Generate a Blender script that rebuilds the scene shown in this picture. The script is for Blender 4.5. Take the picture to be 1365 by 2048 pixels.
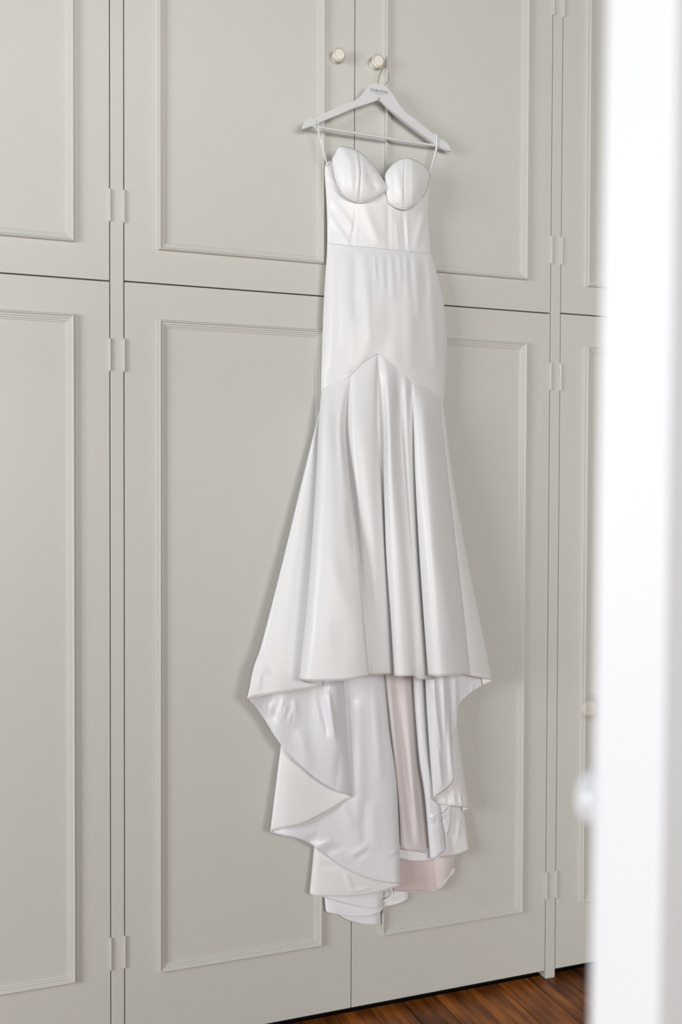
import bpy, bmesh, math, random
from mathutils import Vector, Matrix
random.seed(7)
for o in list(bpy.data.objects): bpy.data.objects.remove(o)
SC = bpy.context.scene; COL = SC.collection
R_ = math.radians
# ------------------------------------------------------------------ camera
# wardrobe front is the plane y=0, x runs along it, z up, the floor is z=0
F = 1991.0; CX, CY = 682.5, 1024.0; D = 2.5; S = 2.5/2.3; ZC = 1.3195*S
def rot(yaw, pitch, roll):
    Ry = Matrix(((math.cos(yaw),0,-math.sin(yaw)),(0,1,0),(math.sin(yaw),0,math.cos(yaw))))
    Rx = Matrix(((1,0,0),(0,math.cos(pitch),-math.sin(pitch)),(0,math.sin(pitch),math.cos(pitch))))
    Rz = Matrix(((math.cos(roll),-math.sin(roll),0),(math.sin(roll),math.cos(roll),0),(0,0,1)))
    return Rz @ Rx @ Ry
RM = rot(R_(20.422), R_(1.2772), R_(0.2138))
def w2b(v): return Vector((v[0], v[2], -v[1]))       # (x, down, into) -> blender
right, up, back = w2b(RM[0]), -w2b(RM[1]), -w2b(RM[2])
cam_d = bpy.data.cameras.new('camera'); cam = bpy.data.objects.new('camera', cam_d); COL.objects.link(cam)
cam.matrix_world = Matrix(((right.x,up.x,back.x,0),(right.y,up.y,back.y,-D),(right.z,up.z,back.z,ZC),(0,0,0,1)))
cam_d.sensor_fit = 'VERTICAL'; cam_d.sensor_height = 36.0; cam_d.lens = F*36/2048
cam_d.clip_start = 0.05; SC.camera = cam
def ray(px, py):
    v = RM.transposed() @ Vector(((px-CX)/F, (py-CY)/F, 1.0)); return w2b(v)
CAMP = Vector((0, -D, ZC))
def P(px, py, d=0.0):                                # point a distance d in front of the wardrobe
    v = ray(px, py); return CAMP + v*((D-d)/v.y)
cam_d.dof.use_dof = True; cam_d.dof.focus_distance = 2.62; cam_d.dof.aperture_fstop = 3.0
# ------------------------------------------------------------------ world, light, exposure
W = bpy.data.worlds.new('world'); SC.world = W; W.use_nodes = True
bg = W.node_tree.nodes['Background']; bg.inputs[0].default_value = (0.96, 0.97, 0.97, 1); bg.inputs[1].default_value = 0.10
def area(name, loc, target, sx, sy, power, col):
    l = bpy.data.lights.new(name, 'AREA'); l.shape = 'RECTANGLE'; l.size = sx; l.size_y = sy; l.energy = power; l.color = col
    o = bpy.data.objects.new(name, l); COL.objects.link(o); o.location = loc
    o.rotation_euler = (Vector(target)-Vector(loc)).to_track_quat('-Z', 'Y').to_euler(); return o
area('window_light', (-3.6, -2.2, 1.8), (0.9, -0.2, 1.7), 1.7, 1.5, 128, (0.93, 0.965, 1.0))
area('front_fill_light', (0.5, -5.0, 1.95), (1.2, 0, 1.8), 3.2, 1.2, 178, (1.0, 0.99, 0.965))  # added frontal fill from behind the camera, no real window there

SC.view_settings.view_transform = 'Standard'; SC.view_settings.look = 'None'
SC.view_settings.gamma = 1; SC.view_settings.use_curve_mapping = False; SC.view_settings.exposure = 0.02
# ------------------------------------------------------------------ materials
def lin(r, g, b): return tuple(((c/255)/12.92 if c/255 <= .04045 else ((c/255+.055)/1.055)**2.4) for c in (r,g,b)) + (1,)
def mat(name, col, rough=.5, metal=0, bump=0, scale=(40,40,40), spec=.5, sheen=0, var=0):
    m = bpy.data.materials.new(name); m.use_nodes = True; nt = m.node_tree; b = nt.nodes['Principled BSDF']
    b.inputs['Base Color'].default_value = col; b.inputs['Roughness'].default_value = rough; b.inputs['Metallic'].default_value = metal
    b.inputs['Specular IOR Level'].default_value = spec; b.inputs['Sheen Weight'].default_value = sheen
    if bump or var:
        tc = nt.nodes.new('ShaderNodeTexCoord'); mp = nt.nodes.new('ShaderNodeMapping'); mp.inputs['Scale'].default_value = scale
        n = nt.nodes.new('ShaderNodeTexNoise'); n.inputs['Scale'].default_value = 1; n.inputs['Detail'].default_value = 4
        nt.links.new(tc.outputs['Object'], mp.inputs[0]); nt.links.new(mp.outputs[0], n.inputs[0])
    if bump:
        bp = nt.nodes.new('ShaderNodeBump'); bp.inputs['Strength'].default_value = bump; bp.inputs['Distance'].default_value = .002
        nt.links.new(n.outputs[0], bp.inputs['Height']); nt.links.new(bp.outputs[0], b.inputs['Normal'])
    if var:
        mx = nt.nodes.new('ShaderNodeMix'); mx.data_type = 'RGBA'; nt.links.new(n.outputs[0], mx.inputs[0])
        mx.inputs[6].default_value = tuple(c*(1-var) for c in col[:3])+(1,); mx.inputs[7].default_value = tuple(min(1,c*(1+var)) for c in col[:3])+(1,)
        nt.links.new(mx.outputs[2], b.inputs['Base Color'])
    return m
M_PAINT = mat('wardrobe_paint', (.592,.582,.538,1), .42, bump=.15, scale=(25,25,9), spec=.4, var=.015)
M_DARK = mat('dark_interior', (.03,.025,.02,1), .9)
M_KNOB = mat('knob_ceramic', (.78,.76,.71,1), .18)
M_GOLD = mat('gold_line', (.62,.45,.24,1), .4, metal=.3)
M_WIRE = mat('gold_wire', (.75,.62,.42,1), .3, metal=.9)
M_HANG = mat('hanger_paint', (.68,.685,.685,1), .45, bump=.05)
M_INK = mat('black_print', (.06,.06,.06,1), .6)
M_SATIN = mat('dress_satin', (.82,.818,.812,1), .42, bump=.12, scale=(60,60,12), spec=.5, sheen=.15)
M_LINING = mat('train_satin', (.81,.81,.84,1), .31, bump=.35, scale=(70,70,22), spec=.65)
M_TIER = mat('train_lining', (.82,.80,.825,1), .45, bump=.2, scale=(40,40,20), spec=.4)
M_PINK_SHADE = mat('underlining_shade', (.64,.55,.535,1), .45, bump=.2, scale=(40,40,20), spec=.4)
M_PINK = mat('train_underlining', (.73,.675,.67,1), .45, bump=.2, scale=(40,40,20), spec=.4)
M_DOOR = mat('door_gloss_paint', (.56,.567,.59,1), .4, bump=.05)
M_KNOBW = mat('white_knob_glaze', (.9,.9,.92,1), .12)
M_BRASS = mat('pale_brass', (.8,.74,.6,1), .2, metal=1)
M_WALL = mat('plaster', (.75,.74,.71,1), .7, bump=.1)
def wood():
    m = bpy.data.materials.new('floorboard_wood'); m.use_nodes = True; nt = m.node_tree; N = nt.nodes; L = nt.links
    b = N['Principled BSDF']; b.inputs['Roughness'].default_value = .42
    oi = N.new('ShaderNodeObjectInfo'); tc = N.new('ShaderNodeTexCoord')
    add = N.new('ShaderNodeVectorMath'); add.operation = 'ADD'; comb = N.new('ShaderNodeCombineXYZ')
    ml = N.new('ShaderNodeMath'); ml.operation = 'MULTIPLY'; ml.inputs[1].default_value = 37
    L.new(oi.outputs['Random'], ml.inputs[0]); L.new(ml.outputs[0], comb.inputs[1]); L.new(ml.outputs[0], comb.inputs[0])
    L.new(tc.outputs['Object'], add.inputs[0]); L.new(comb.outputs[0], add.inputs[1])
    mp = N.new('ShaderNodeMapping'); mp.inputs['Scale'].default_value = (55, 3.2, 55); L.new(add.outputs[0], mp.inputs[0])
    n1 = N.new('ShaderNodeTexNoise'); n1.inputs['Scale'].default_value = 1; n1.inputs['Detail'].default_value = 6; n1.inputs['Distortion'].default_value = .6; L.new(mp.outputs[0], n1.inputs[0])
    mp2 = N.new('ShaderNodeMapping'); mp2.inputs['Scale'].default_value = (16, 5, 16); L.new(add.outputs[0], mp2.inputs[0])
    n2 = N.new('ShaderNodeTexNoise'); n2.inputs['Scale'].default_value = 1; n2.inputs['Detail'].default_value = 3; L.new(mp2.outputs[0], n2.inputs[0])
    a = N.new('ShaderNodeMath'); a.operation = 'ADD'; L.new(n1.outputs[0], a.inputs[0]); L.new(n2.outputs[0], a.inputs[1])
    a2 = N.new('ShaderNodeMath'); a2.operation = 'MULTIPLY_ADD'; L.new(oi.outputs['Random'], a2.inputs[0]); a2.inputs[1].default_value = .25; L.new(a.outputs[0], a2.inputs[2])
    r = N.new('ShaderNodeMapRange'); r.inputs[1].default_value = .8; r.inputs[2].default_value = 1.45; L.new(a2.outputs[0], r.inputs[0])
    cr = N.new('ShaderNodeValToRGB'); e = cr.color_ramp.elements
    e[0].color = lin(54,27,10); e[1].color = lin(172,100,40); k = e.new(.5); k.color = lin(120,66,26); L.new(r.outputs[0], cr.inputs[0])
    L.new(cr.outputs[0], b.inputs['Base Color'])
    b.inputs['Specular IOR Level'].default_value = .3
    bp = N.new('ShaderNodeBump'); bp.inputs['Strength'].default_value = .25; bp.inputs['Distance'].default_value = .002; L.new(n1.outputs[0], bp.inputs['Height']); L.new(bp.outputs[0], b.inputs['Normal'])
    return m
M_WOOD = wood()
# ------------------------------------------------------------------ mesh helpers
def link(name, me, mats, parent=None, smooth=False):
    for m in (mats if isinstance(mats, (list, tuple)) else [mats]): me.materials.append(m)
    o = bpy.data.objects.new(name, me); COL.objects.link(o)
    if parent: o.parent = parent
    if smooth: me.polygons.foreach_set('use_smooth', [True]*len(me.polygons))
    return o
def obj(name, bm, mats, parent=None, smooth=False):
    me = bpy.data.meshes.new(name); bmesh.ops.recalc_face_normals(bm, faces=bm.faces); bm.to_mesh(me); bm.free()
    return link(name, me, mats, parent, smooth)
def empty(name, loc): o = bpy.data.objects.new(name, None); COL.objects.link(o); o.location = loc; o.empty_display_size = .05; return o
def tag(o, label=None, cat=None, group=None, kind=None):
    for k, v in (('label',label),('category',cat),('group',group),('kind',kind)):
        if v: o[k] = v
    return o
def addbox(bm, a, b, bev=0):
    r = bmesh.ops.create_cube(bm, size=1); vs = r['verts']
    for v in vs: v.co = Vector([a[i]+(b[i]-a[i])*(v.co[i]+.5) for i in range(3)])
    if bev:
        es = list({e for v in vs for e in v.link_edges}); bmesh.ops.bevel(bm, geom=es, offset=bev, segments=2, profile=.7, affect='EDGES')
def box(name, a, b, m, parent=None, bev=0):
    bm = bmesh.new(); addbox(bm, a, b, bev); return obj(name, bm, m, parent)
def cr(p0, p1, p2, p3, t):
    t2, t3 = t*t, t*t*t
    return .5*((2*p1)+(p2-p0)*t+(2*p0-5*p1+4*p2-p3)*t2+(3*p1-p0-3*p2+p3)*t3)
def spline(pts, n, closed=False):
    # catmull-rom through pts, n points evenly spaced along its length
    if len(pts) == 2: return [pts[0].lerp(pts[1], i/(n-1)) for i in range(n)]
    m = len(pts); dense = []
    segs = m if closed else m-1
    for i in range(segs):
        if closed: q = [pts[(i+k-1) % m] for k in range(4)]
        else: q = [pts[max(0,i-1)], pts[i], pts[i+1], pts[min(m-1,i+2)]]
        for k in range(16): dense.append(cr(*q, k/16))
    dense.append(pts[0].copy() if closed else pts[-1].copy())
    L = [0]
    for i in range(1, len(dense)): L.append(L[-1]+(dense[i]-dense[i-1]).length)
    out = []; j = 0
    for i in range(n):
        s = L[-1]*i/(n if closed else n-1)
        while j < len(L)-2 and L[j+1] < s: j += 1
        t = (s-L[j])/max(1e-9, L[j+1]-L[j]); out.append(dense[j].lerp(dense[j+1], min(1,max(0,t))))
    return out
def tube(name, pts, r, m, parent=None, seg=8, n=None, closed=False):
    pts = spline(pts, n, closed) if n else pts
    bm = bmesh.new(); rings = []; N = len(pts); up0 = Vector((0,-1,.01)).normalized()
    for i, p in enumerate(pts):
        a = pts[(i-1) % N] if closed else pts[max(0,i-1)]; b = pts[(i+1) % N] if closed else pts[min(N-1,i+1)]
        t = (b-a).normalized(); u = t.cross(up0)
        if u.length < 1e-3: u = t.cross(Vector((1,0,0)))
        u.normalize(); w = t.cross(u); rr = r(i/(N-1)) if callable(r) else r
        rings.append([bm.verts.new(p+u*rr*math.cos(2*math.pi*k/seg)+w*rr*math.sin(2*math.pi*k/seg)) for k in range(seg)])
    for i in range(N if closed else N-1):
        A, B = rings[i], rings[(i+1) % N]
        for k in range(seg): bm.faces.new((A[k], A[(k+1)%seg], B[(k+1)%seg], B[k]))
    if not closed: bm.faces.new(rings[0]); bm.faces.new(rings[-1][::-1])
    return obj(name, bm, m, parent, True)
def lathe(name, prof, m, parent=None, seg=32, mw=None, matidx=None):
    # prof: (radius, height) about local z
    bm = bmesh.new(); rings = []
    for r, h in prof:
        rings.append([bm.verts.new((r*math.cos(2*math.pi*k/seg), r*math.sin(2*math.pi*k/seg), h)) for k in range(seg)] if r > 1e-6 else [bm.verts.new((0,0,h))])
    for i in range(len(rings)-1):
        A, B = rings[i], rings[i+1]
        for k in range(seg):
            k2 = (k+1) % seg
            f = ([A[k],A[k2],B[k2],B[k]] if len(A) > 1 and len(B) > 1 else ([A[0],B[k2],B[k]] if len(A) == 1 else [A[k],A[k2],B[0]]))
            fc = bm.faces.new(f)
            if matidx: fc.material_index = matidx[i]
    if mw: bmesh.ops.transform(bm, matrix=mw, verts=bm.verts)
    return obj(name, bm, m, parent, True)
# ------------------------------------------------------------------ floor
floor = box('floor', (-3.2,-4.2,-.06), (4.4,.75,-.022), M_DARK); tag(floor, 'dark stained floorboards running away from the wardrobe', kind='structure')  # black base, bared past the board ends to stand in for shade under the doors
pw = .0925*S; x0 = 1.4107*S-pw*42; k = 0
while x0+pw*k < 4.3:
    a = x0+pw*k
    o = box('floorboard', (-pw/2+.0011, -2.4, -.011), (pw/2-.0011, 1.745, .011), M_WOOD, floor, .0012) if k == 0 else None
    if o: proto = o
    else:
        o = proto.copy(); COL.objects.link(o); o.parent = floor
    o.location = (a+pw/2, -1.72, -.0112+random.uniform(-.0003,.0002)); k += 1
wb = box('wall_back', (-3.2,.72,-.06), (4.4,.85,3.4), M_WALL); tag(wb, 'pale plaster wall behind the built-in wardrobe', kind='structure')
# ------------------------------------------------------------------ wardrobe
def Z(u): return ZC+u*S
ward = empty('built_in_wardrobe', (.9*S, .3, 0))
tag(ward, 'wall-wide off-white painted built-in wardrobe with upper and lower panelled doors', 'wardrobe')
def part(o): o.matrix_parent_inverse = ward.matrix_world.inverted(); return o
ward_inv = Matrix.Translation((-.9*S, -.3, 0))
def child(o, parent, inv=None):
    o.parent = parent
    if inv: o.matrix_parent_inverse = inv
    return o
TOP = Z(1.42)
bays = [(-.853, .2970), (.3285, 1.4502), (1.4814, 2.631)]
stiles = [(-.884,-.853), (.2970,.3285), (1.4502,1.4814), (2.631,2.662)]
c = box('carcass', (-.884*S, .024, .032), (2.662*S, .62, TOP+.02), M_DARK); child(c, ward, ward_inv)
c = box('plinth', (-.884*S, .055, .0), (2.662*S, .075, .034), M_DARK); child(c, ward, ward_inv)
c = box('cornice', (-.884*S, -.03, TOP+.004), (2.662*S, .03, TOP+.09), M_PAINT, None, .006); child(c, ward, ward_inv)
for a, b in stiles:
    c = box('stile', (a*S+.0010, -.0005, .0), (b*S-.0010, .07, TOP), M_PAINT, None, .0022); child(c, ward, ward_inv)
# moulding profile: (distance inwards from the outer edge, height above the door)
PROF = [(0,0),(.0004,.0075),(.0014,.0102),(.0034,.0114),(.0056,.0106),(.0068,.0082),(.0082,.0076),(.0112,.0076),(.0120,.0052),(.0134,.0048),(.0160,.0048),(.0168,.0026),(.0184,.0022),(.0204,.0020),(.0212,0)]
def moulding(x0, x1, z0, z1, door, inv):
    cor = [(x0,z0,1,1),(x1,z0,-1,1),(x1,z1,-1,-1),(x0,z1,1,-1)]
    for i in range(4):
        A, B = cor[i], cor[(i+1)%4]; bm = bmesh.new(); ra, rb = [], []
        for w, h in PROF:
            h = h*1.15
            ra.append(bm.verts.new((A[0]+A[2]*w, -h, A[1]+A[3]*w))); rb.append(bm.verts.new((B[0]+B[2]*w, -h, B[1]+B[3]*w)))
        for k in range(len(PROF)-1): bm.faces.new((ra[k], ra[k+1], rb[k+1], rb[k]))
        bm.faces.new(ra); bm.faces.new(rb[::-1]); bm.faces.new((ra[-1], ra[0], rb[0], rb[-1]))
        child(obj('moulding', bm, M_PAINT), door, inv)
def hinge(x, ztop, zbot, door, inv):
    bm = bmesh.new(); n = 5; L = (ztop-zbot)
    r = random.uniform(.0036,.0042)
    for k in range(n):
        a = zbot+L*k/n+.0006; b = zbot+L*(k+1)/n-.0006; rr = r*random.uniform(.96,1.04)
        m = Matrix.Translation((x, -.0028, (a+b)/2))
        bmesh.ops.create_cone(bm, cap_ends=True, segments=14, radius1=rr, radius2=rr, depth=b-a, matrix=m)
    m = Matrix.Translation((x, -.0028, (ztop+zbot)/2)); bmesh.ops.create_cone(bm, cap_ends=True, segments=10, radius1=r*.8, radius2=r*.8, depth=L, matrix=m)
    for zz in (ztop, zbot): bmesh.ops.create_uvsphere(bm, u_segments=10, v_segments=6, radius=r*.85, matrix=Matrix.Translation((x,-.0028,zz)))
    addbox(bm, (x-.0075, -.0012, zbot+.002), (x+.0075, .004, ztop-.002))
    child(obj('hinge', bm, M_PAINT, None, False), door, inv)
def knob(x, z, door, inv, r=.0172):
    prof = [(0,0),(.0142,0),(.0146,.0016),(.0120,.004),(.0112,.010),(.0128,.0165),(.0165,.0205),(.0176,.0245),(.0172,.0285),(.0160,.0302),(.0154,.0306),(.0142,.0309),(.0136,.0308),(.008,.0312),(0,.0313)]
    idx = [0]*len(prof); idx[9] = 1; idx[10] = 1; idx[11] = 1; idx[8] = 0
    mw = Matrix.Translation((x, 0, z)) @ Matrix.Rotation(R_(90), 4, 'X')
    child(lathe('knob', prof, [M_KNOB, M_GOLD], None, 40, mw, idx), door, inv)
SPL = {0:.4693, 1:.4715, 2:.4740}
g = .0010
for bi, (a, b) in enumerate(bays):
    mid = {0:(-.853+.2970)/2, 1:.8884, 2:(1.4814+2.631)/2}[bi]
    for di, (xa, xb) in enumerate(((a, mid), (mid, b))):
        for lvl in (0, 1):
            sp = Z(SPL[bi])
            za, zb = (Z(-1.2968), sp-.0016) if lvl == 0 else (sp+.0016, TOP)
            d = box('door', (xa*S+g, 0, za), (xb*S-g, .021, zb), M_PAINT, None, .0016); child(d, ward, ward_inv)
            inv = Matrix()
            x1m, x2m = (xa+.0775)*S, (xb-(.0800 if (bi,di) == (1,0) else .0775))*S
            if (bi,di) == (1,1): x1m, x2m = .9675*S, 1.3745*S
            if lvl == 0: moulding(x1m, x2m, Z(-1.1248 if bi else -1.1153), Z(.3893), d, inv)
            else: moulding(x1m, x2m, Z({0:.549,1:.5478,2:.5500}[bi]+(.0050 if (bi,di)==(1,1) else 0)), TOP-.085, d, inv)
            hx = xa*S if di == 0 else xb*S
            hx += .0 if di == 0 else 0
            if lvl == 0: hinge(hx, Z(.3385), Z(.2685), d, inv); hinge(hx, Z(-1.030), Z(-1.1005), d, inv)
            else: hinge(hx, Z(.6740), Z(.6045), d, inv); hinge(hx, TOP-.10, TOP-.175, d, inv)
            if lvl == 1: knob((mid+(-.0505 if di == 0 else .0515))*S, Z(1.0493), d, inv)
# ------------------------------------------------------------------ open door in the foreground
fw = Vector((-back.x, -back.y, 0)).normalized(); rt = Vector((fw.y, -fw.x, 0))
def at(px, dist, py=1010):
    v = ray(px, py); return CAMP + v*(dist/(v.x*fw.x+v.y*fw.y))
E1 = at(1197, .57); E1.z = 0
ph = R_(30); u = rt*math.sin(ph)+fw*math.cos(ph); n = rt*-math.cos(ph)+fw*math.sin(ph)
T = .039
MD = Matrix(((u.x, -n.x, 0, E1.x), (u.y, -n.y, 0, E1.y), (0,0,1,0.0), (0,0,0,1)))   # local x into the leaf, y towards its near face
MD = MD @ Matrix.Identity(4)
tilt = Matrix.Translation((E1.x,E1.y,ZC)) @ Matrix.Rotation(R_(.40), 4, fw) @ Matrix.Translation((-E1.x,-E1.y,-ZC))
fd = empty('door_1', (E1.x, E1.y, 0)); tag(fd, 'glossy white open door edge with knob, blurred in right foreground', kind='structure')
def dbox(name, a, b, bev=.002, m=M_DOOR):
    bm = bmesh.new(); addbox(bm, a, b, bev); bmesh.ops.transform(bm, matrix=tilt @ MD, verts=bm.verts)
    o = obj(name, bm, m); child(o, fd, Matrix.Translation(-fd.location)); return o
LW, LH = .50, 2.06
dbox('latch_stile', (0,0,.008), (.11,T,LH)); dbox('hinge_stile', (LW-.09,0,.008), (LW,T,LH))
for za, zb in ((.008,.22),(.86,.98),(LH-.12,LH)): dbox('rail', (.11,.0005,za), (LW-.09,T-.0005,zb), .0015)
for za, zb in ((.22,.86),(.98,LH-.12)): dbox('panel', (.108,.012,za-.002), (LW-.088,T-.012,zb+.002), .001)
zk = None
def dpt(a, b, z): return tilt @ (MD @ Vector((a, b, z)))
def kz(px_y, a, b):                                   # height at which a point of the leaf stands level with a row of the picture
    lo, hi = 0, 2.5
    for _ in range(40):
        m_ = (lo+hi)/2; v = dpt(a,b,m_)-CAMP; q = RM @ Vector((v.x, -v.z, v.y)); y = q[1]/q[2]*F+CY
        if y > px_y: lo = m_
        else: hi = m_
    return (lo+hi)/2
zk = kz(1607, .09, -.024)
kn_axis = (tilt @ MD).to_3x3() @ Vector((0,-1,0))
q = kn_axis.to_track_quat('Z', 'Y').to_matrix().to_4x4()
o = lathe('knob', [(0,0),(.024,0),(.025,.002),(.012,.004),(.009,.008),(.012,.011),(.018,.015),(.0205,.022),(.0200,.030),(.0155,.036),(.008,.0385),(0,.039)], M_KNOBW, None, 40, Matrix.Translation(dpt(.103,0,zk)) @ q); child(o, fd, Matrix.Translation(-fd.location))
ze = kz(1412, .045, -.012)
o = lathe('thumb_turn', [(0,0),(.010,0),(.010,.002),(.004,.003),(.004,.008),(.006,.010),(.0055,.014),(0,.0155)], M_BRASS, None, 24, Matrix.Translation(dpt(.037,0,ze)) @ q); child(o, fd, Matrix.Translation(-fd.location))
# ------------------------------------------------------------------ hanger
def hd(x): return .056-.020*(x-605)/298.0
hang = empty('clothes_hanger', P(757,130,.03)); tag(hang, 'white shaped clothes hanger with gold hook hanging from the right cupboard knob', 'hanger')
HI = Matrix.Translation(-hang.location)
outline = [(605.5,258),(606.5,251),(609.8,244.5),(614,239.5),(620,236.8),(626,236),(631,237.2),(633.5,234.5),(636,232),(648,226.5),(670,216.5),(700,204.5),(713,199.5),(719,195),(726,187),(733,177.5),(740,170),(747,167),(756,166.3),(765,168),(773,172.5),(780,179),(786,187.5),(791.5,195.5),(800,209),(812,224),(830,238),(850,254),(866,266),(874,271.5),(877.5,274),(879.5,277.2),(885,277.8),(891,281.5),(897,287.5),(901,294),(903,301.5),(896,301),(884,296.5),(876,291.5),(862,281),(840,265),(815,246),(795,230),(778,215.5),(766,203.5),(759.5,199),(752,201.5),(735,207.5),(710,215.8),(680,228.5),(655,238.5),(641,244.5),(634,249),(626,251.5),(616,254.5)]
def slab(name, pts, dep, th, m, bev=.0018):
    bm = bmesh.new(); fr = [bm.verts.new(P(x,y,dep(x))) for x, y in pts]; f = bm.faces.new(fr)
    r = bmesh.ops.extrude_face_region(bm, geom=[f]); 
    for v in [g_ for g_ in r['geom'] if isinstance(g_, bmesh.types.BMVert)]: v.co.y += th
    es = [e for e in bm.edges if len([f_ for f_ in e.link_faces if len(f_.verts) > 8]) == 1]
    bmesh.ops.bevel(bm, geom=es, offset=bev, segments=3, affect='EDGES', clamp_overlap=True)
    bmesh.ops.triangulate(bm, faces=[f_ for f_ in bm.faces if len(f_.verts) > 8]); return obj(name, bm, m)
child(slab('shoulder_bar', outline, hd, .012, M_HANG), hang, HI)
child(tube('trouser_bar', [P(622,251,hd(622)-.006), P(640,254.5,hd(640)-.006), P(760,274,hd(760)-.006), P(885,293.5,hd(885)-.006)], .0036, M_HANG, None, 12, 40), hang, HI)
dk = .018
child(tube('hook', [P(756.5,172,hd(757)-.006), P(757.2,163,hd(757)-.006), P(759.5,150.5,.036), P(764,142,.03), P(768.5,134,.022), P(767,123,dk), P(760,115,dk), P(750,113.5,dk), P(741,119,dk), P(738.5,126,dk)], .0010, M_WIRE, None, 8, 60), hang, HI)
child(tube('hook_tail', [P(768.5,134,.022), P(775,143,.024), P(778,153,.026), P(776.5,163,.030), P(770.5,170,.036)], .0008, M_WIRE, None, 8, 30), hang, HI)
child(lathe('screw', [(0,0),(.0016,0),(.0016,.001),(0,.0014)], M_INK, None, 12, Matrix.Translation(P(758.5,197,hd(758)+.0002)) @ Matrix.Rotation(R_(90),4,'X')), hang, HI)
# lettering, thick and thin strokes on the hanger's own plane: u to the right, v up, cap height 1
TK, TN = .20, .07
def ring(cx, rx, a0, a1, n=20):
    q = []
    for i in range(n):
        t0, t1 = R_(a0+(a1-a0)*i/n), R_(a0+(a1-a0)*(i+1)/n); e = []
        for t in (t0, t1):
            w = TN+(TK-TN)*abs(math.cos(t))**1.3
            e.append(((cx+rx*math.cos(t), .5+.5*math.sin(t)), (cx+(rx-w)*math.cos(t), .5+(.5-TN)*math.sin(t))))
        q.append([e[0][0], e[1][0], e[1][1], e[0][1]])
    return q
def rc(a, b, c, d): return [[(a,b),(c,b),(c,d),(a,d)]]
def stem(x): return rc(x,0,x+TK,1)+rc(x-.08,0,x+TK+.08,.05)+rc(x-.08,.95,x+TK+.08,1)
GL = {'C': (.86, ring(.46,.44,48,312)+rc(.70,.62,.78,.92)+rc(.72,.10,.78,.30)),
 'O': (.98, ring(.47,.45,0,360)),
 'R': (.86, stem(.12)+[[(.30,1),(.5,1),(.5,.93),(.30,.93)],[(.30,.48),(.5,.48),(.5,.55),(.30,.55)]]+[[(.5+.2*math.sin(R_(a)),.74+.26*math.cos(R_(a))),(.5+.2*math.sin(R_(a+20)),.74+.26*math.cos(R_(a+20))),(.5+.04*math.sin(R_(a+20)),.74+.19*math.cos(R_(a+20))),(.5+.04*math.sin(R_(a)),.74+.19*math.cos(R_(a)))] for a in range(0,180,20)]+[[(.42,.5),(.60,.5),(.88,0),(.70,0)]]),
 'S': (.64, [[(.50,.98),(.54,.98),(.54,.70),(.50,.72)],[(.08,.02),(.12,.02),(.12,.30),(.08,.28)],[(.10,.86),(.30,.70),(.40,.50),(.08,.70)],[(.08,.72),(.26,.60),(.56,.36),(.38,.30)],[(.26,.60),(.50,.48),(.56,.34),(.40,.30)],[(.56,.36),(.38,.34),(.40,.12),(.54,.18)],[(.10,.88),(.16,.96),(.34,.99),(.30,.92)],[(.30,.99),(.50,.92),(.50,.86),(.30,.93)],[(.12,.08),(.32,.01),(.50,.08),(.30,.08)],[(.40,.12),(.54,.20),(.50,.08),(.36,.03)],[(.06,.72),(.10,.88),(.20,.90),(.22,.72)]]),
 'T': (.80, rc(.32,0,.32+TK,1)+rc(.22,0,.62,.05)+rc(.04,.94,.80,1)+rc(.04,.74,.09,1)+rc(.75,.74,.80,1)),
 'N': (1.0, rc(.14,0,.14+TN,1)+rc(.04,0,.32,.05)+rc(.04,.95,.24,1)+[[(.14,1),(.36,1),(.86,0),(.72,0)]]+rc(.79,0,.86,1)+rc(.68,.95,.96,1))}
def lettering(name, word, p0, p1, hpx, gap, m):
    tot = sum(GL[c_][0] for c_ in word)+gap*(len(word)-1); bm = bmesh.new(); x = 0
    dx, dy = (p1[0]-p0[0]), (p1[1]-p0[1])
    for c_ in word:
        w, qs = GL[c_]
        for q_ in qs:
            vs = []
            for a, b in q_:
                X = p0[0]+dx*(x+a)/tot; Y = p0[1]+dy*(x+a)/tot-b*hpx; vs.append(bm.verts.new(P(X, Y, hd(X)+.0003)))
            bm.faces.new(vs)
        x += w+gap
    o = obj(name, bm, m); return o
child(lettering('lettering', 'CORSTON', (741.8,182.3), (775.6,188.6), 6.0, .13, M_INK), hang, HI)
bm = bmesh.new(); x = 750.0
M_INK2 = mat('grey_print', (.22,.22,.22,1), .6)
while x < 767:
    w = random.choice((.5,.7,.9)); y = 187.0+(x-750)*.17; hh = random.choice((1.1,1.4,1.7))
    vs = [bm.verts.new(P(a,b,hd(a)+.0003)) for a, b in ((x,y+.2),(x+w,y+.2+w*.17),(x+w,y-hh+.9),(x,y-hh+.9))]; bm.faces.new(vs); x += w+random.choice((.4,.6))
child(obj('lettering', bm, M_INK2), hang, HI)
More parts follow.
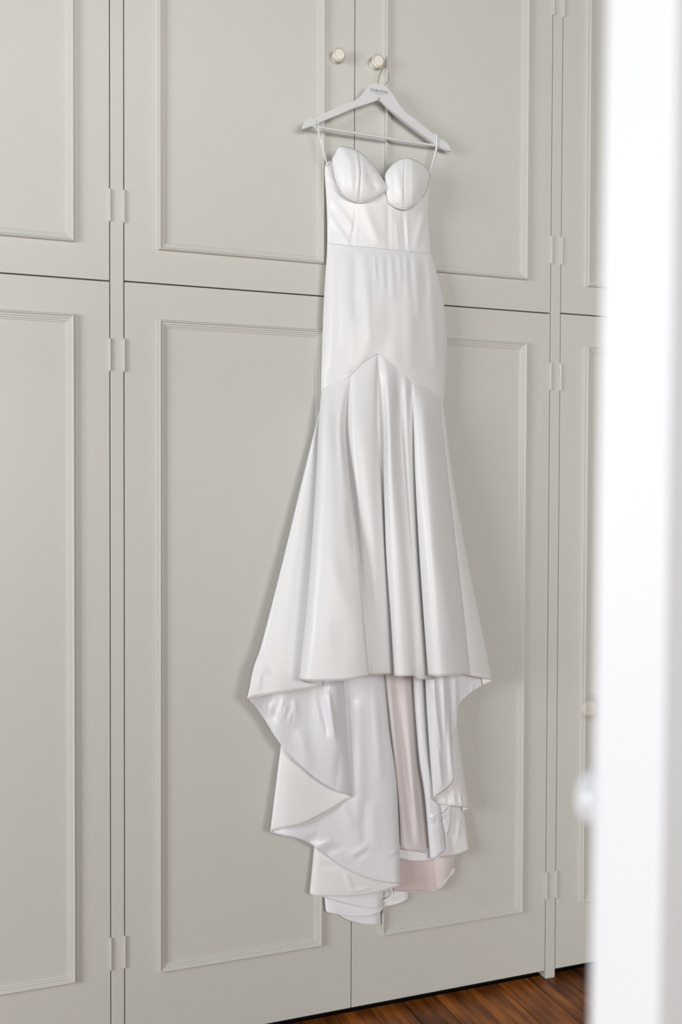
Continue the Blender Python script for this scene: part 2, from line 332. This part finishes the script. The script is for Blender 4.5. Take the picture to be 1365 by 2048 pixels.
# ------------------------------------------------------------------ dress
dress = empty('wedding_dress', P(757,300,.05)); tag(dress, 'ivory satin strapless mermaid wedding dress with long folded train, hung on the wardrobe doors', 'dress')
DI = Matrix.Translation(-dress.location)
CREASE = []          # (x0,y0,x1,y1,amplitude,width) in the photograph's frame, soft ridges and dents on the cloth
def crease(x, y):
    s = 0
    for x0, y0, x1, y1, am, w in CREASE:
        dx, dy = x1-x0, y1-y0; L2 = dx*dx+dy*dy; t = ((x-x0)*dx+(y-y0)*dy)/L2
        tc_ = min(1, max(0, t)); ex = x-(x0+dx*tc_); ey = y-(y0+dy*tc_); q_ = (ex*ex+ey*ey)/(w*w)
        if q_ < 9: s += am*math.exp(-q_)*(math.sin(math.pi*min(1,max(0,tc_)))**.5 if 0 < tc_ < 1 else 0)
    return s
def loft(name, curves, m, nu=7, nv=90, closed=False, thick=.0014, idx=None, smooth_it=0):
    """curves: vertical polylines of (x, y, depth); the cloth is skinned across them"""
    cols = [spline([Vector(p) for p in c_], nv) for c_ in [[(x, y, d*1000) for x, y, d in c_] for c_ in curves]]
    N = len(cols); grid = []; ids = []
    segs = N if closed else N-1
    for i in range(segs):
        for k in range(nu):
            t = k/nu
            q = ([cols[(i+j-1)%N] for j in range(4)] if closed else [cols[max(0,i-1)], cols[i], cols[i+1], cols[min(N-1,i+2)]])
            grid.append([cr(q[0][v], q[1][v], q[2][v], q[3][v], t) for v in range(nv)]); ids.append(i)
    if not closed: grid.append(cols[-1])
    bm = bmesh.new(); vv = [[bm.verts.new(P(p.x, p.y, max(.004, p.z/1000+crease(p.x,p.y)))) for p in g_] for g_ in grid]
    NG = len(vv)
    for i in range(NG if closed else NG-1):
        A, B = vv[i], vv[(i+1)%NG]
        for v in range(nv-1):
            f = bm.faces.new((A[v], A[v+1], B[v+1], B[v]))
            if idx: f.material_index = idx(ids[min(i,len(ids)-1)])
    if smooth_it:
        for _ in range(smooth_it): bmesh.ops.smooth_vert(bm, verts=[v for v in bm.verts if not v.is_boundary], factor=.5, use_axis_x=True, use_axis_y=True, use_axis_z=True)
    o = obj(name, bm, m, None, True)
    md = o.modifiers.new('thickness', 'SOLIDIFY'); md.thickness = thick*.6; md.offset = 0
    child(o, dress, DI); return o
def interp(tab, x):
    if x <= tab[0][0]: return tab[0][1]
    for (a, b), (c_, d_) in zip(tab, tab[1:]):
        if x <= c_: return b+(d_-b)*(x-a)/(c_-a)
    return tab[-1][1]
def ssin(t, p): return max(0, math.sin(math.pi*t))**p
# bodice: rows (left x,y, right x,y, front depth, side depth)
BROW = [(651,330,860,350,.066,.034),(650.5,350,860,365,.072,.034),(652,375,858.5,385,.076,.034),(653.5,400,857,408,.074,.034),(655,430,856.5,438,.070,.034),(655.5,460,858.5,470,.066,.034),(655.5,487,862,507.5,.064,.034)]
HROW = [(655.5,486,862,506.5,.0645,.034),(655,505,866,520,.070,.034),(653,535,873,543,.078,.034),(650,580,883,582,.086,.034),(648,620,889.5,622,.090,.034),(646.5,665,893.5,668,.092,.034),(645,710,893.5,715,.090,.036),(643.5,750,891,755,.086,.038)]
SEAM = [(643,787),(650,779),(660,773),(680,765),(700,755),(707,745),(720,732),(735,721),(748,712),(756,708.5),(765,713),(780,724),(800,740),(820,757),(830,768),(845,777),(860,783),(872,790),(881,797),(888,803)]
SEAMC = [(643,787),(888,803)]
NECK = [(650,338),(652.5,329.5),(659,322.5),(666,318.5),(671,332),(700,372),(740,384),(772,387),(800,384),(840,372),(856,352),(861,350)]
def shell(rows, t, front=True, last=None, first=None, rip=0):
    out = []
    for i, (xl, yl, xr, yr, df, ds) in enumerate(rows):
        x = xl+(xr-xl)*t; y = yl+(yr-yl)*t
        d = ds+(df-ds)*ssin(t,.62) if front else ds-.020*ssin(t,.4)
        out.append([x, y, d])
    if first: out[0][1] = interp(first, out[0][0]); 
    if last:
        x = last[0][0]+(last[-1][0]-last[0][0])*t; y = interp(last, x)
        base = out[-1]; out = [p for p in out if p[1] < y-14]
        out.append([x, y, base[2]])
    return [tuple(p) for p in out]
def tt(n): return [.5-.5*math.cos(math.pi*i/(n-1)) for i in range(n)]
CREASE[:] = [(644,372,708,462,.0030,8),(644,405,698,492,.0030,7),(655,358,690,400,-.002,6),(725,405,760,490,.0030,10),(700,490,722,415,-.002,3),(806,420,812,506,-.0022,2.5),(830,500,850,420,.003,7),(776,395,778,505,-.0022,4),(793,440,798,505,.002,3),(716,402,704,492,-.002,2),(720,402,709,492,.002,2.5),(813,420,817,506,.002,3)]
rows_f = []
for t in tt(15):
    r_ = shell(BROW, t)
    y0 = interp(NECK, r_[0][0]); q_ = [p for p in r_ if p[1] > y0+6]; xx = r_[0][0]; rows_f.append([(xx, y0, q_[0][2])]+q_)
rows_b = [ [ (p[0],p[1],p[2]) for p in shell(BROW, t, False)] for t in tt(9)[1:-1][::-1]]
rows_b = [[(c_[0][0], 392, c_[0][2])]+[p for p in c_ if p[1] > 400] for c_ in rows_b]
loft('bodice', rows_f+rows_b, M_SATIN, 6, 80, True)
CREASE[:] = [(690,500,688,700,.003,10),(730,505,738,690,.0035,9),(712,505,712,640,-.003,7),(668,500,663,740,.003,9),(750,508,752,560,.0015,3),(765,508,768,580,.0018,3.5),(783,509,786,600,.002,4),(800,509,803,570,.0018,3),(812,509,816,600,.0022,4),(830,508,838,640,.003,6),(846,508,855,600,-.0025,6),(775,509,777,600,-.0015,3),(820,560,822,740,.003,12),(780,600,770,700,-.003,18),(700,600,700,748,.003,14),(860,560,872,740,.003,8),(735,512,736,545,-.0014,2.5),(790,510,790,545,-.0014,2),(806,510,806,545,-.0014,2),(822,510,822,550,-.0014,2),(690,745,706,735,.002,5)]
hf = [shell(HROW, t, True, SEAM) for t in sorted(tt(19)+[.445,.461,.477])]; hb = [shell(HROW, t, False, SEAMC) for t in tt(9)[1:-1][::-1]]
loft('hip_panel', hf+hb, M_SATIN, 5, 90, True)
CREASE[:] = []
# bust cups
def cup(name, out, cen, h, edge, seams, wid=3.2, amp=.0022):
    ol = spline([Vector((x,y,0)) for x,y in out], 96, True); bm = bmesh.new(); NR = 26; rings = []
    for r in range(NR+1):
        rr = 1-r/NR; ring_ = []
        for p in ol:
            x = cen[0]+(p.x-cen[0])*rr; y = cen[1]+(p.y-cen[1])*rr
            d = edge(x,y)+h*(max(0,1-rr*rr))**.62
            for s in seams:
                sx = interp(s, y)-x
                d -= amp*math.exp(-(sx/wid*1.6)**2); d += amp*.8*math.exp(-((sx-wid*1.1)/wid)**2)
            d += crease(x,y)*min(1,(1-rr)*5)
            ring_.append(bm.verts.new(P(x,y,d)))
            if r == NR: break
        rings.append(ring_)
    for r in range(NR-1):
        for k in range(96): bm.faces.new((rings[r][k], rings[r][(k+1)%96], rings[r+1][(k+1)%96], rings[r+1][k]))
    for k in range(96): bm.faces.new((rings[NR-1][k], rings[NR-1][(k+1)%96], rings[NR][0]))
    o = obj(name, bm, M_SATIN, None, True); md = o.modifiers.new('thickness','SOLIDIFY'); md.thickness = .003; md.offset = -1 if False else 0
    child(o, dress, DI); return o
CREASE[:] = [(742,345,752,385,-.004,8),(700,310,705,395,.002,7),(735,330,738,372,-.002,6)]
cup('cup', [(665,318),(670,308),(675,297),(680,293),(690,294.5),(702,297),(715,302),(728,311),(740,322),(752,337),(762,353),(770,366),(776.5,375.5),(773,381),(764,388),(752,396),(738,401.5),(724,404),(712,402.5),(700,398),(688,389),(679,378),(672,362),(667,342)], (716,352), .021, lambda x,y: .080+.000*y-.014*max(0,(690-x)/30), [[(290,714),(320,719),(345,722),(375,720),(404,717)]])
CREASE[:] = [(795,330,803,410,.003,6),(788,350,790,405,-.002,5),(838,345,832,395,.002,8)]
cup('cup', [(770.5,352),(775,342),(784,331),(796,322),(809,317),(822,318),(836,323.5),(848,331),(857,342),(860,353),(857,368),(852,384),(843,397),(833,407),(821,414.5),(809,418),(797,416),(786,411),(778,405),(774,392),(771,372)], (812,366), .018, lambda x,y: .076-.022*max(0,(x-825)/35), [[(315,809),(350,808),(418,807)]], 2.4, .0013)
CREASE[:] = []
# piping under the cups and along the seams
def pipe(name, pts, r, m=M_SATIN, n=60): child(tube(name, [P(*p) for p in pts], r, m, None, 6, n), dress, DI)
pipe('underbust_seam', [(682,384,.078),(692,393,.081),(704,400,.082),(722,404.5,.083),(740,402,.082),(756,395,.081),(768,387,.079),(776,378,.077)], .0012)
pipe('underbust_seam', [(775,404,.076),(786,411.5,.077),(798,416.5,.078),(810,418.5,.078),(824,414,.076),(836,405.5,.073),(845,396,.069)], .0012)
# straps (hanging ribbon loops)
for pts in ([(636,238,.062),(638,262,.058),(643,290,.056),(652,322,.05),(654,332,.046)], [(633,240,.05),(635,258,.048),(646,292,.050),(653,320,.048),(655,332,.044)]):
    pipe('hanging_loop', pts, .0010, M_LINING, 30)
def ribbon(name, pts, w):
    q_ = spline([P(*p) for p in pts], 30); bm = bmesh.new(); a = [bm.verts.new(p-Vector((w/2,0,0))) for p in q_]; b = [bm.verts.new(p+Vector((w/2,0,0))) for p in q_]
    for i in range(29): bm.faces.new((a[i],b[i],b[i+1],a[i+1]))
    o = obj(name, bm, M_LINING, None, True); md = o.modifiers.new('t','SOLIDIFY'); md.thickness = .001; child(o, dress, DI)
ribbon('hanging_loop', [(874,268,.042),(874,292,.040),(870,312,.040),(864,333,.040),(859,352,.038)], .0062)
# front flounce: fold by fold from the left edge round to the right silhouette
def k_(c_):                                           # rows at the seam, 850, 950, 1100, 1250 and the hem
    out = []
    for x, y, d in c_:
        f = min(1, max(0, (y-800)/450.0)); f = f*f*(3-2*f); out.append((x, y, d*(1+.22*f)))
    return out
ys = (850,950,1100,1250)
def hip_d(x):
    t = min(1, max(0, (x-643)/245.0)); return .038+.048*ssin(t,.62)-.0010
def fc(top, xs, ds, hem):
    if top[2] > .0405 or hem[0] in (598.7, 914.0): top = (top[0], top[1]-5, hip_d(top[0]))
    return k_([top]+[(x,y,d) for x,y,d in zip(xs,ys,ds)]+[hem])
FR = [
 fc((650,790,.040),(650,648,648,648),(.045,.05,.055,.06),(646,1371,.075)),
 fc((646,788,.040),(643,640,634,625),(.045,.05,.055,.06),(616,1366,.080)),
 fc((643,787,.040),(637.5,633,623.5,610.5),(.056,.066,.082,.094),(598.7,1358,.100)),
 fc((646,782,.050),(643,640,633,624),(.075,.09,.11,.126),(614,1360,.130)),
 fc((655,775,.064),(655,656,655,652),(.088,.105,.125,.14),(650,1361,.145)),
 fc((675,766,.078),(672,676,684,690),(.090,.108,.128,.142),(695,1359,.150)),
 fc((692,759,.082),(682,689,706,718),(.092,.108,.126,.14),(727,1354,.145)),
 fc((700,755,.082),(690,699,716.5,729.5),(.080,.098,.118,.130),(739,1351.5,.134)),
 fc((702,753,.080),(692,698,713,725),(.066,.07,.082,.088),(733,1350,.092)),
 fc((704,749,.082),(698,704,718,730),(.082,.082,.084,.090),(740,1350,.095)),
 fc((714,738,.086),(709,715,728,742),(.100,.100,.098,.098),(750,1350,.102)),
 fc((735,721,.090),(732,737,749,760),(.104,.106,.106,.104),(768,1349,.106)),
 fc((750,711,.090),(752,755,764,774),(.098,.098,.098,.096),(780,1348,.098)),
 fc((757,709,.086),(757,764,776,790),(.072,.070,.072,.076),(798,1347,.078)),
 fc((763,712,.088),(769,769.5,773,783),(.090,.092,.100,.108),(789,1351,.112)),
 fc((773,719,.091),(778,780,787,795),(.112,.118,.124,.130),(801,1352.5,.132)),
 fc((785,728,.091),(790,794,804,814),(.104,.112,.124,.130),(820,1352.5,.132)),
 fc((795,736,.088),(797,802,813,823),(.088,.090,.108,.118),(829,1352,.118)),
 fc((803,743,.087),(804,809,820,829),(.086,.086,.098,.104),(834,1357,.104)),
 fc((812,750,.088),(815,819,829,840),(.095,.096,.100,.102),(846,1359,.104)),
 fc((824,764,.085),(827,833,844,858),(.080,.076,.074,.076),(870,1358,.078)),
 fc((829,768,.088),(830,832,839.5,849.5),(.096,.104,.110,.114),(857,1350,.116)),
 fc((845,777,.086),(846,851,860,870),(.106,.122,.138,.146),(878,1351,.148)),
 fc((860,783,.078),(862,870,882,896),(.094,.112,.130,.140),(906,1350,.142)),
 fc((873,791,.062),(880,889,905,922),(.070,.086,.104,.114),(934,1347.5,.118)),
 fc((879,796,.052),(885.5,897,914,931),(.058,.066,.080,.090),(941,1347,.096)),
 fc((881,798,.048),(884,892,905,918),(.048,.050,.058,.064),(926,1348,.072)),
 fc((885,800,.042),(888.5,900,920,944),(.046,.048,.054,.060),(960,1355,.068)),
 fc((888,803,.036),(893,906,932,963),(.038,.040,.042,.046),(985.5,1361,.052)),
 fc((886,804,.028),(888,900,920,946),(.028,.028,.030,.034),(966,1371,.040)),
]
CREASE[:] = [(655,1090,700,1240,.002,16),(650,1180,690,1330,-.0012,18),(700,1000,712,1100,-.003,10),(880,1120,905,1290,.003,12)]
loft('front_flounce', FR, M_SATIN, 8, 120)
CREASE[:] = []
def hemline(name, pts, r=.0008, m=M_SATIN, n=80): pipe(name, pts, r, m, n)
# left cascade: outer flange, glossy inside, outer again, glossy inside ...
LC = [
 [(648,815,.030),(648,950,.04),(650,1100,.05),(652,1250,.068),(647,1371.5,.088)],
 [(644,815,.034),(630,950,.046),(620,1100,.058),(612,1250,.074),(604,1379,.092)],
 [(642,815,.036),(617,950,.050),(594,1100,.064),(574,1250,.080),(558,1386,.096)],
 [(641,817,.036),(610,950,.048),(572,1120,.062),(541,1260,.076),(522,1391,.092)],
 [(640,820,.032),(607,955,.042),(566,1125,.054),(525,1285,.066),(508,1335,.078),(496,1396.5,.084)],
 [(642,822,.024),(616,955,.032),(580,1125,.044),(545,1285,.056),(520,1370,.070),(502,1402,.076)],
 [(645,900,.024),(600,1150,.036),(560,1330,.056),(528,1436,.066)],
 [(646,900,.024),(615,1150,.036),(580,1340,.060),(553,1476,.074)],
 [(648,900,.024),(628,1150,.036),(604,1350,.058),(582,1512,.076)],
 [(650,900,.024),(640,1150,.036),(628,1350,.056),(616,1543,.078)],
 [(652,900,.024),(650,1150,.040),(652,1370,.066),(648,1567,.080)],
 [(655,900,.024),(660,1150,.040),(670,1400,.070),(676,1582,.080)],
 [(660,900,.024),(672,1150,.036),(684,1400,.058),(696,1589,.072)],
 [(662,900,.022),(676,1150,.030),(690,1400,.044),(705,1594,.060)],
 [(660,900,.018),(664,1150,.024),(674,1400,.034),(690,1603,.058)],
 [(655,900,.016),(645,1150,.022),(646,1400,.034),(650,1627,.060)],
 [(652,900,.016),(625,1150,.022),(612,1400,.038),(602,1650,.064)],
 [(650,900,.014),(608,1150,.020),(583,1400,.036),(564,1658,.062)],
 [(648,900,.012),(603,1150,.016),(574,1400,.028),(561,1500,.034),(541,1662.5,.050)],
 [(652,900,.010),(612,1150,.012),(586,1400,.018),(560,1665,.038)],
]
def lci(i): return 1 if 5 <= i < 13 else 0
CREASE[:] = [(520,1330,540,1345,.005,3),(655,1380,670,1480,.009,6),(638,1385,658,1470,-.006,6),(600,1460,620,1540,.004,14),(566,1402,556,1432,.004,3),(583,1425,576,1448,.003,2.5),(536,1408,528,1424,.003,2.5),(575,1410,562,1440,.003,4),(545,1405,537,1430,.0025,3),(560,1404,548,1440,-.0025,4),(590,1400,590,1435,.003,5),(600,1425,585,1450,.0018,2.5),(680,1500,672,1580,-.003,8),(520,1340,515,1385,.003,6)]
loft('train_cascade', LC, [M_SATIN, M_LINING], 8, 100, idx=lci)
# right cascade
RC = [
 [(940,1220,.036),(958,1320,.040),(966,1371,.042)],
 [(930,1200,.040),(945,1320,.045),(951,1380,.046)],
 [(915,1180,.046),(928,1320,.054),(932,1395,.052)],
 [(905,1180,.050),(916,1320,.060),(919,1412,.056)],
 [(899,1180,.054),(909,1350,.064),(914,1450,.060)],
 [(893,1180,.052),(900,1350,.060),(905,1483,.062)],
 [(886,1180,.058),(893,1350,.072),(900,1440,.074),(907,1525,.070)],
 [(878,1180,.062),(886,1350,.080),(894,1460,.082),(908.5,1556,.074)],
 [(870,1180,.058),(877,1350,.074),(884,1460,.078),(898,1574,.074)],
 [(862,1180,.060),(868,1350,.082),(874,1460,.084),(884,1585,.076)],
 [(855,1180,.056),(859,1350,.074),(864,1460,.076),(869,1595,.072)],
 [(849,1180,.048),(851,1350,.058),(857,1460,.060),(862,1530,.060),(869,1600,.064)],
 [(852,1180,.034),(856,1350,.040),(866,1460,.044),(876,1607,.056)],
 [(870,1180,.030),(876,1350,.036),(886,1460,.044),(893,1610,.060)],
 [(885,1180,.028),(894,1350,.034),(904,1460,.044),(914,1613,.062)],
 [(893,1180,.024),(902,1350,.030),(917,1480,.038),(930,1615,.056)],
 [(897,1180,.018),(905,1350,.022),(918,1480,.028),(928,1545,.034),(939.5,1617,.044)],
 [(893,1180,.012),(901,1350,.014),(912,1480,.018),(926,1622,.034)],
]
def rci(i): return 1 if i < 11 else 0
CREASE[:] = [(868,1370,884,1500,.004,4),(876,1500,884,1575,.004,4),(893,1380,896,1560,-.003,4),(905,1580,912,1612,.003,3),(920,1585,925,1614,.003,2.5),(929,1590,932,1615,.0025,2),(895,1585,898,1610,-.003,3),(947,1365,943,1385,.002,2)]
loft('train_cascade', RC, [M_SATIN, M_LINING], 8, 90, idx=rci)
# lower outer fold on the right
RL = [
 [(880,1450,.014),(884,1560,.018),(868,1716,.026)],
 [(888,1450,.018),(890,1560,.026),(889,1714,.034)],
 [(898,1450,.018),(901,1560,.024),(909,1711.5,.034)],
 [(906,1450,.016),(912,1560,.024),(925,1707,.034)],
 [(912,1450,.012),(920,1570,.018),(932,1650,.022),(939,1701,.028)],
 [(906,1450,.008),(914,1570,.010),(924,1650,.012),(930,1704,.016)]]
CREASE[:] = [(903,1640,908,1700,-.003,3),(920,1640,912,1690,.003,3),(930,1660,934,1703,.002,2)]
loft('train_fold', RL, M_SATIN, 6, 50)
# inner hem strip with its rectangular facing
IS = [
 [(820,1180,.030),(827,1350,.036),(833,1445,.036),(840,1525,.038),(850,1590,.040),(860,1700,.044),(861,1718,.044)],
 [(823,1180,.036),(831,1350,.044),(837,1445,.046),(844,1525,.048),(856,1600,.050),(868,1700,.054),(869,1717.5,.054)],
 [(828,1180,.038),(838,1350,.048),(844,1445,.050),(851,1525,.050),(866,1600,.050),(880,1690,.056),(880,1710,.056)],
 [(833,1180,.036),(845,1350,.040),(851,1445,.042),(858,1525,.046),(875,1600,.048),(888,1690,.050),(893.3,1700,.050)],
 [(838,1180,.020),(852,1350,.022),(860,1445,.026),(868,1525,.034),(884,1600,.036),(891,1660,.040),(894,1698,.044)]]
CREASE[:] = [(846,1640,892,1632,.004,2.6),(846,1648,886,1644,-.003,3)]
loft('train_lining', IS, M_LINING, 7, 90)
hemline('facing_edge', [(861,1637.5,.057),(865,1636,.057),(870,1634,.058),(880,1630,.058),(889,1626.5,.058),(896,1621,.058),(900.5,1614.5,.058)], .0012, M_LINING)
hemline('facing_edge', [(886,1640,.056),(889,1655,.056),(892,1671,.056),(893,1685,.056),(893.5,1698,.056),(884,1709,.058),(870,1717,.058)], .0010, M_LINING)
loft('train_lining', [[(880,1600,.046),(888,1650,.046),(892,1671,.048)],[(892,1600,.046),(893,1650,.046),(894,1668,.048)],[(901,1612,.044),(902,1640,.044),(897,1662,.046)],[(897,1612,.036),(901,1648,.036),(896,1668,.040)]], M_TIER, 5, 30)
# centre back of the train: pleats P1 (reaching the long diagonal hem) and P2
PC = [
 [(600,1300,.012),(590,1450,.014),(560,1600,.022),(541,1663,.042)],
 [(612,1300,.014),(604,1450,.020),(582,1600,.036),(566,1670,.050)],
 [(625,1300,.018),(620,1450,.024),(606,1600,.042),(596,1676,.052)],
 [(640,1300,.022),(640,1450,.028),(632,1600,.044),(627,1691,.050)],
 [(660,1300,.026),(662,1450,.032),(658,1600,.048),(657,1713,.048)],
 [(680,1300,.032),(684,1450,.040),(686,1600,.052),(688,1735,.048)],
 [(700,1300,.034),(705,1450,.044),(712,1600,.058),(722,1751,.050)],
 [(722,1300,.036),(730,1450,.048),(740,1600,.058),(752,1761,.052)],
 [(742,1300,.034),(753,1450,.046),(767,1600,.058),(778,1765.5,.054)],
 [(758,1300,.030),(771,1450,.040),(788,1590,.050),(794,1767,.054)],
 [(763,1300,.024),(777,1450,.032),(794,1580,.038),(802,1768.5,.044)],
 [(764,1300,.018),(778,1450,.024),(793,1580,.026),(799,1768,.030)],
]
CREASE[:] = [(690,1400,700,1600,-.004,10),(715,1400,722,1640,.004,12),(748,1370,762,1560,.003,8),(600,1690,640,1672,-.004,6),(625,1700,665,1680,.004,5),(640,1712,690,1690,-.003,5),(700,1712,735,1692,.004,4),(710,1722,740,1700,-.003,3),(680,1590,705,1660,.004,10),(745,1600,752,1700,.003,12),(728,1600,728,1690,-.003,8),(780,1708,800,1700,.0025,2.5),(783,1716,801,1706,-.0025,2.5),(660,1700,700,1725,.0025,4)]
loft('train_back', PC, M_LINING, 8, 110)
P2 = [
 [(762,1300,.012),(776,1450,.012),(795,1600,.012),(798,1700,.014)],
 [(768,1300,.020),(783,1450,.028),(798,1600,.030),(803,1699,.028)],
 [(775,1300,.024),(790,1450,.030),(806,1600,.034),(813,1700,.036)],
 [(788,1300,.026),(800,1450,.016),(817,1600,.022),(826,1702,.036)],
 [(804,1300,.024),(814,1450,.030),(828,1600,.034),(839,1704,.030)],
 [(818,1300,.018),(828,1450,.018),(839,1600,.020),(851,1707,.024)],
 [(832,1300,.014),(842,1450,.014),(851,1600,.014),(862,1709,.018)]]
CREASE[:] = [(808,1360,812,1600,-.003,9),(822,1600,828,1690,-.002,8)]
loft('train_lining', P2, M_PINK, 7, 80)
CREASE[:] = []
loft('train_lining', [[(798,1690,.024),(800,1716,.026)],[(830,1692,.024),(831,1721,.027)],[(862,1696,.020),(866,1719,.024)]], M_TIER, 8, 12)
hemline('rolled_hem', [(800,1716,.028),(815,1719,.029),(831,1721,.029),(848,1720.5,.028),(866,1718,.028)], .0015, M_LINING)
# lowest inner band on the right
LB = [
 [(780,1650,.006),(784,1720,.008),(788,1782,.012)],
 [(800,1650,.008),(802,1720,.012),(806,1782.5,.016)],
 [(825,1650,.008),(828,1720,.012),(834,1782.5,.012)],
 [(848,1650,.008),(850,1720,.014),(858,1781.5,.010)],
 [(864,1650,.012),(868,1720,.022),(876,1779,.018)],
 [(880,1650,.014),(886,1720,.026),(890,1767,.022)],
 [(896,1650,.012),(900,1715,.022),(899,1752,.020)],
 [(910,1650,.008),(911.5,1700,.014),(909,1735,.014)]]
loft('train_lining', LB, [M_PINK_SHADE, M_PINK], 7, 40, idx=lambda i: 0 if i < 4 else 1)  # left segments take the darker pink: shade put into the lining colour
hemline('rolled_hem', [(788,1782.5,.015),(810,1783,.017),(840,1783,.014),(862,1781,.013),(878,1778.5,.019),(889,1768,.023),(899,1752,.021),(908,1736,.016)], .0009, M_LINING)
loft('train_lining', [[(897,1738,.010),(898,1755,.012)],[(905,1735,.010),(905,1751,.012)],[(911,1736,.008),(909.5,1746,.010)]], M_TIER, 6, 10)
# outer fold H under the long diagonal hem
HO = [
 [(632,1600,.014),(629.5,1680,.020),(620,1786,.032)],
 [(640,1600,.022),(636,1680,.030),(631,1790,.042)],
 [(662,1600,.024),(661,1680,.034),(662,1792,.046)],
 [(690,1600,.026),(694,1680,.036),(700,1792,.046)],
 [(720,1600,.026),(728,1680,.036),(738,1788,.044)],
 [(750,1600,.024),(762,1680,.034),(774,1779,.040)],
 [(774,1600,.016),(786,1680,.024),(802,1769,.036)]]
CREASE[:] = [(690,1745,708,1785,.003,4),(706,1782,740,1776,.0025,3),(640,1730,680,1735,-.0015,6)]
loft('train_fold', HO, M_SATIN, 8, 70)
CREASE[:] = []
# the last three tiers
def tier(left, bot, dtop, dbot, top, m=M_TIER):
    cs = []
    n_ = len(bot)
    for i, (x, y) in enumerate(bot):
        t = i/(n_-1); b = 1-(2*t-1)**4
        cs.append([(x-2, top, dtop), (x, y, dbot*(.45+.55*b))])
    loft('train_tier', cs, m, 6, 24)
tier(0, [(640,1792),(660,1797),(690,1806),(720,1813),(745,1815.5),(758,1814),(768,1811)], .018, .030, 1770)
hemline('rolled_hem', [(645,1793,.026),(665,1799,.030),(690,1806,.031),(720,1813,.031),(745,1815.5,.031),(760,1814,.028),(768,1810,.020)], .0012, M_TIER)
tier(0, [(651,1818),(656,1823.5),(672,1827),(690,1831),(710,1833),(735,1831),(755,1825),(768,1815)], .012, .024, 1785)
hemline('rolled_hem', [(652,1820,.012),(657,1824,.018),(680,1828.5,.024),(700,1832.5,.025),(720,1832.8,.025),(745,1829,.024),(762,1821,.018),(768.5,1809,.014)], .0013, M_TIER)
tier(0, [(672,1824),(684,1832),(700,1840),(718,1845.5),(735,1848),(752,1848),(762,1845)], .008, .018, 1800)
hemline('rolled_hem', [(676,1827,.010),(690,1835.5,.016),(706,1842.5,.019),(722,1846.5,.019),(738,1848.5,.019),(752,1848.3,.016),(763,1845,.010)], .0012, M_TIER)
tier(0, [(762,1816),(775,1811.5),(790,1808),(803,1804),(812,1799),(816,1795)], .006, .014, 1775)
hemline('rolled_hem', [(762,1816,.010),(775,1811.5,.013),(790,1808,.014),(803,1804,.014),(812,1799,.012),(816,1794,.010),(815,1785,.008)], .0010, M_TIER)
hemline('rolled_hem', [(769,1771,.030),(778,1773,.034),(784,1779,.036),(787,1787,.034),(783,1794,.030),(774,1799,.028),(767,1801,.026)], .0022, M_LINING, 40)
# fine edging along the visible hems
hemline('hem', [(598.7,1358.3,.122),(614,1361,.158),(650,1362,.177),(695,1360,.183),(727,1355,.177),(739,1352,.163)], .0006)
hemline('hem', [(857,1350.5,.141),(878,1351.5,.180),(906,1350.5,.173),(934,1348,.144),(941,1347,.117)], .0009)
hemline('hem', [(496,1397,.084),(522,1391.5,.092),(558,1386.5,.096),(604,1379.5,.092),(646,1372,.088)], .0007)
hemline('hem', [(502,1402.5,.076),(528,1436,.066),(553,1476,.074),(582,1512,.076),(616,1543,.078),(648,1567,.080),(676,1582,.080),(696,1589,.072),(705,1594,.060)], .0007, M_LINING)
hemline('hem', [(705,1594,.060),(690,1603,.058),(650,1627,.060),(602,1650,.064),(564,1658,.062),(541,1662.5,.050)], .0007)
hemline('hem', [(541,1663,.042),(566,1670,.050),(596,1676,.052),(627,1691,.050),(657,1713,.048),(688,1735,.048),(722,1751,.050),(752,1761,.052),(778,1765.5,.054),(794,1767,.054),(802,1768.5,.044)], .0007, M_LINING)
hemline('hem', [(620,1786.5,.032),(631,1790.5,.042),(662,1792.5,.046),(700,1792.5,.046),(738,1788.5,.044),(774,1779.5,.040),(802,1769.5,.036)], .0007)
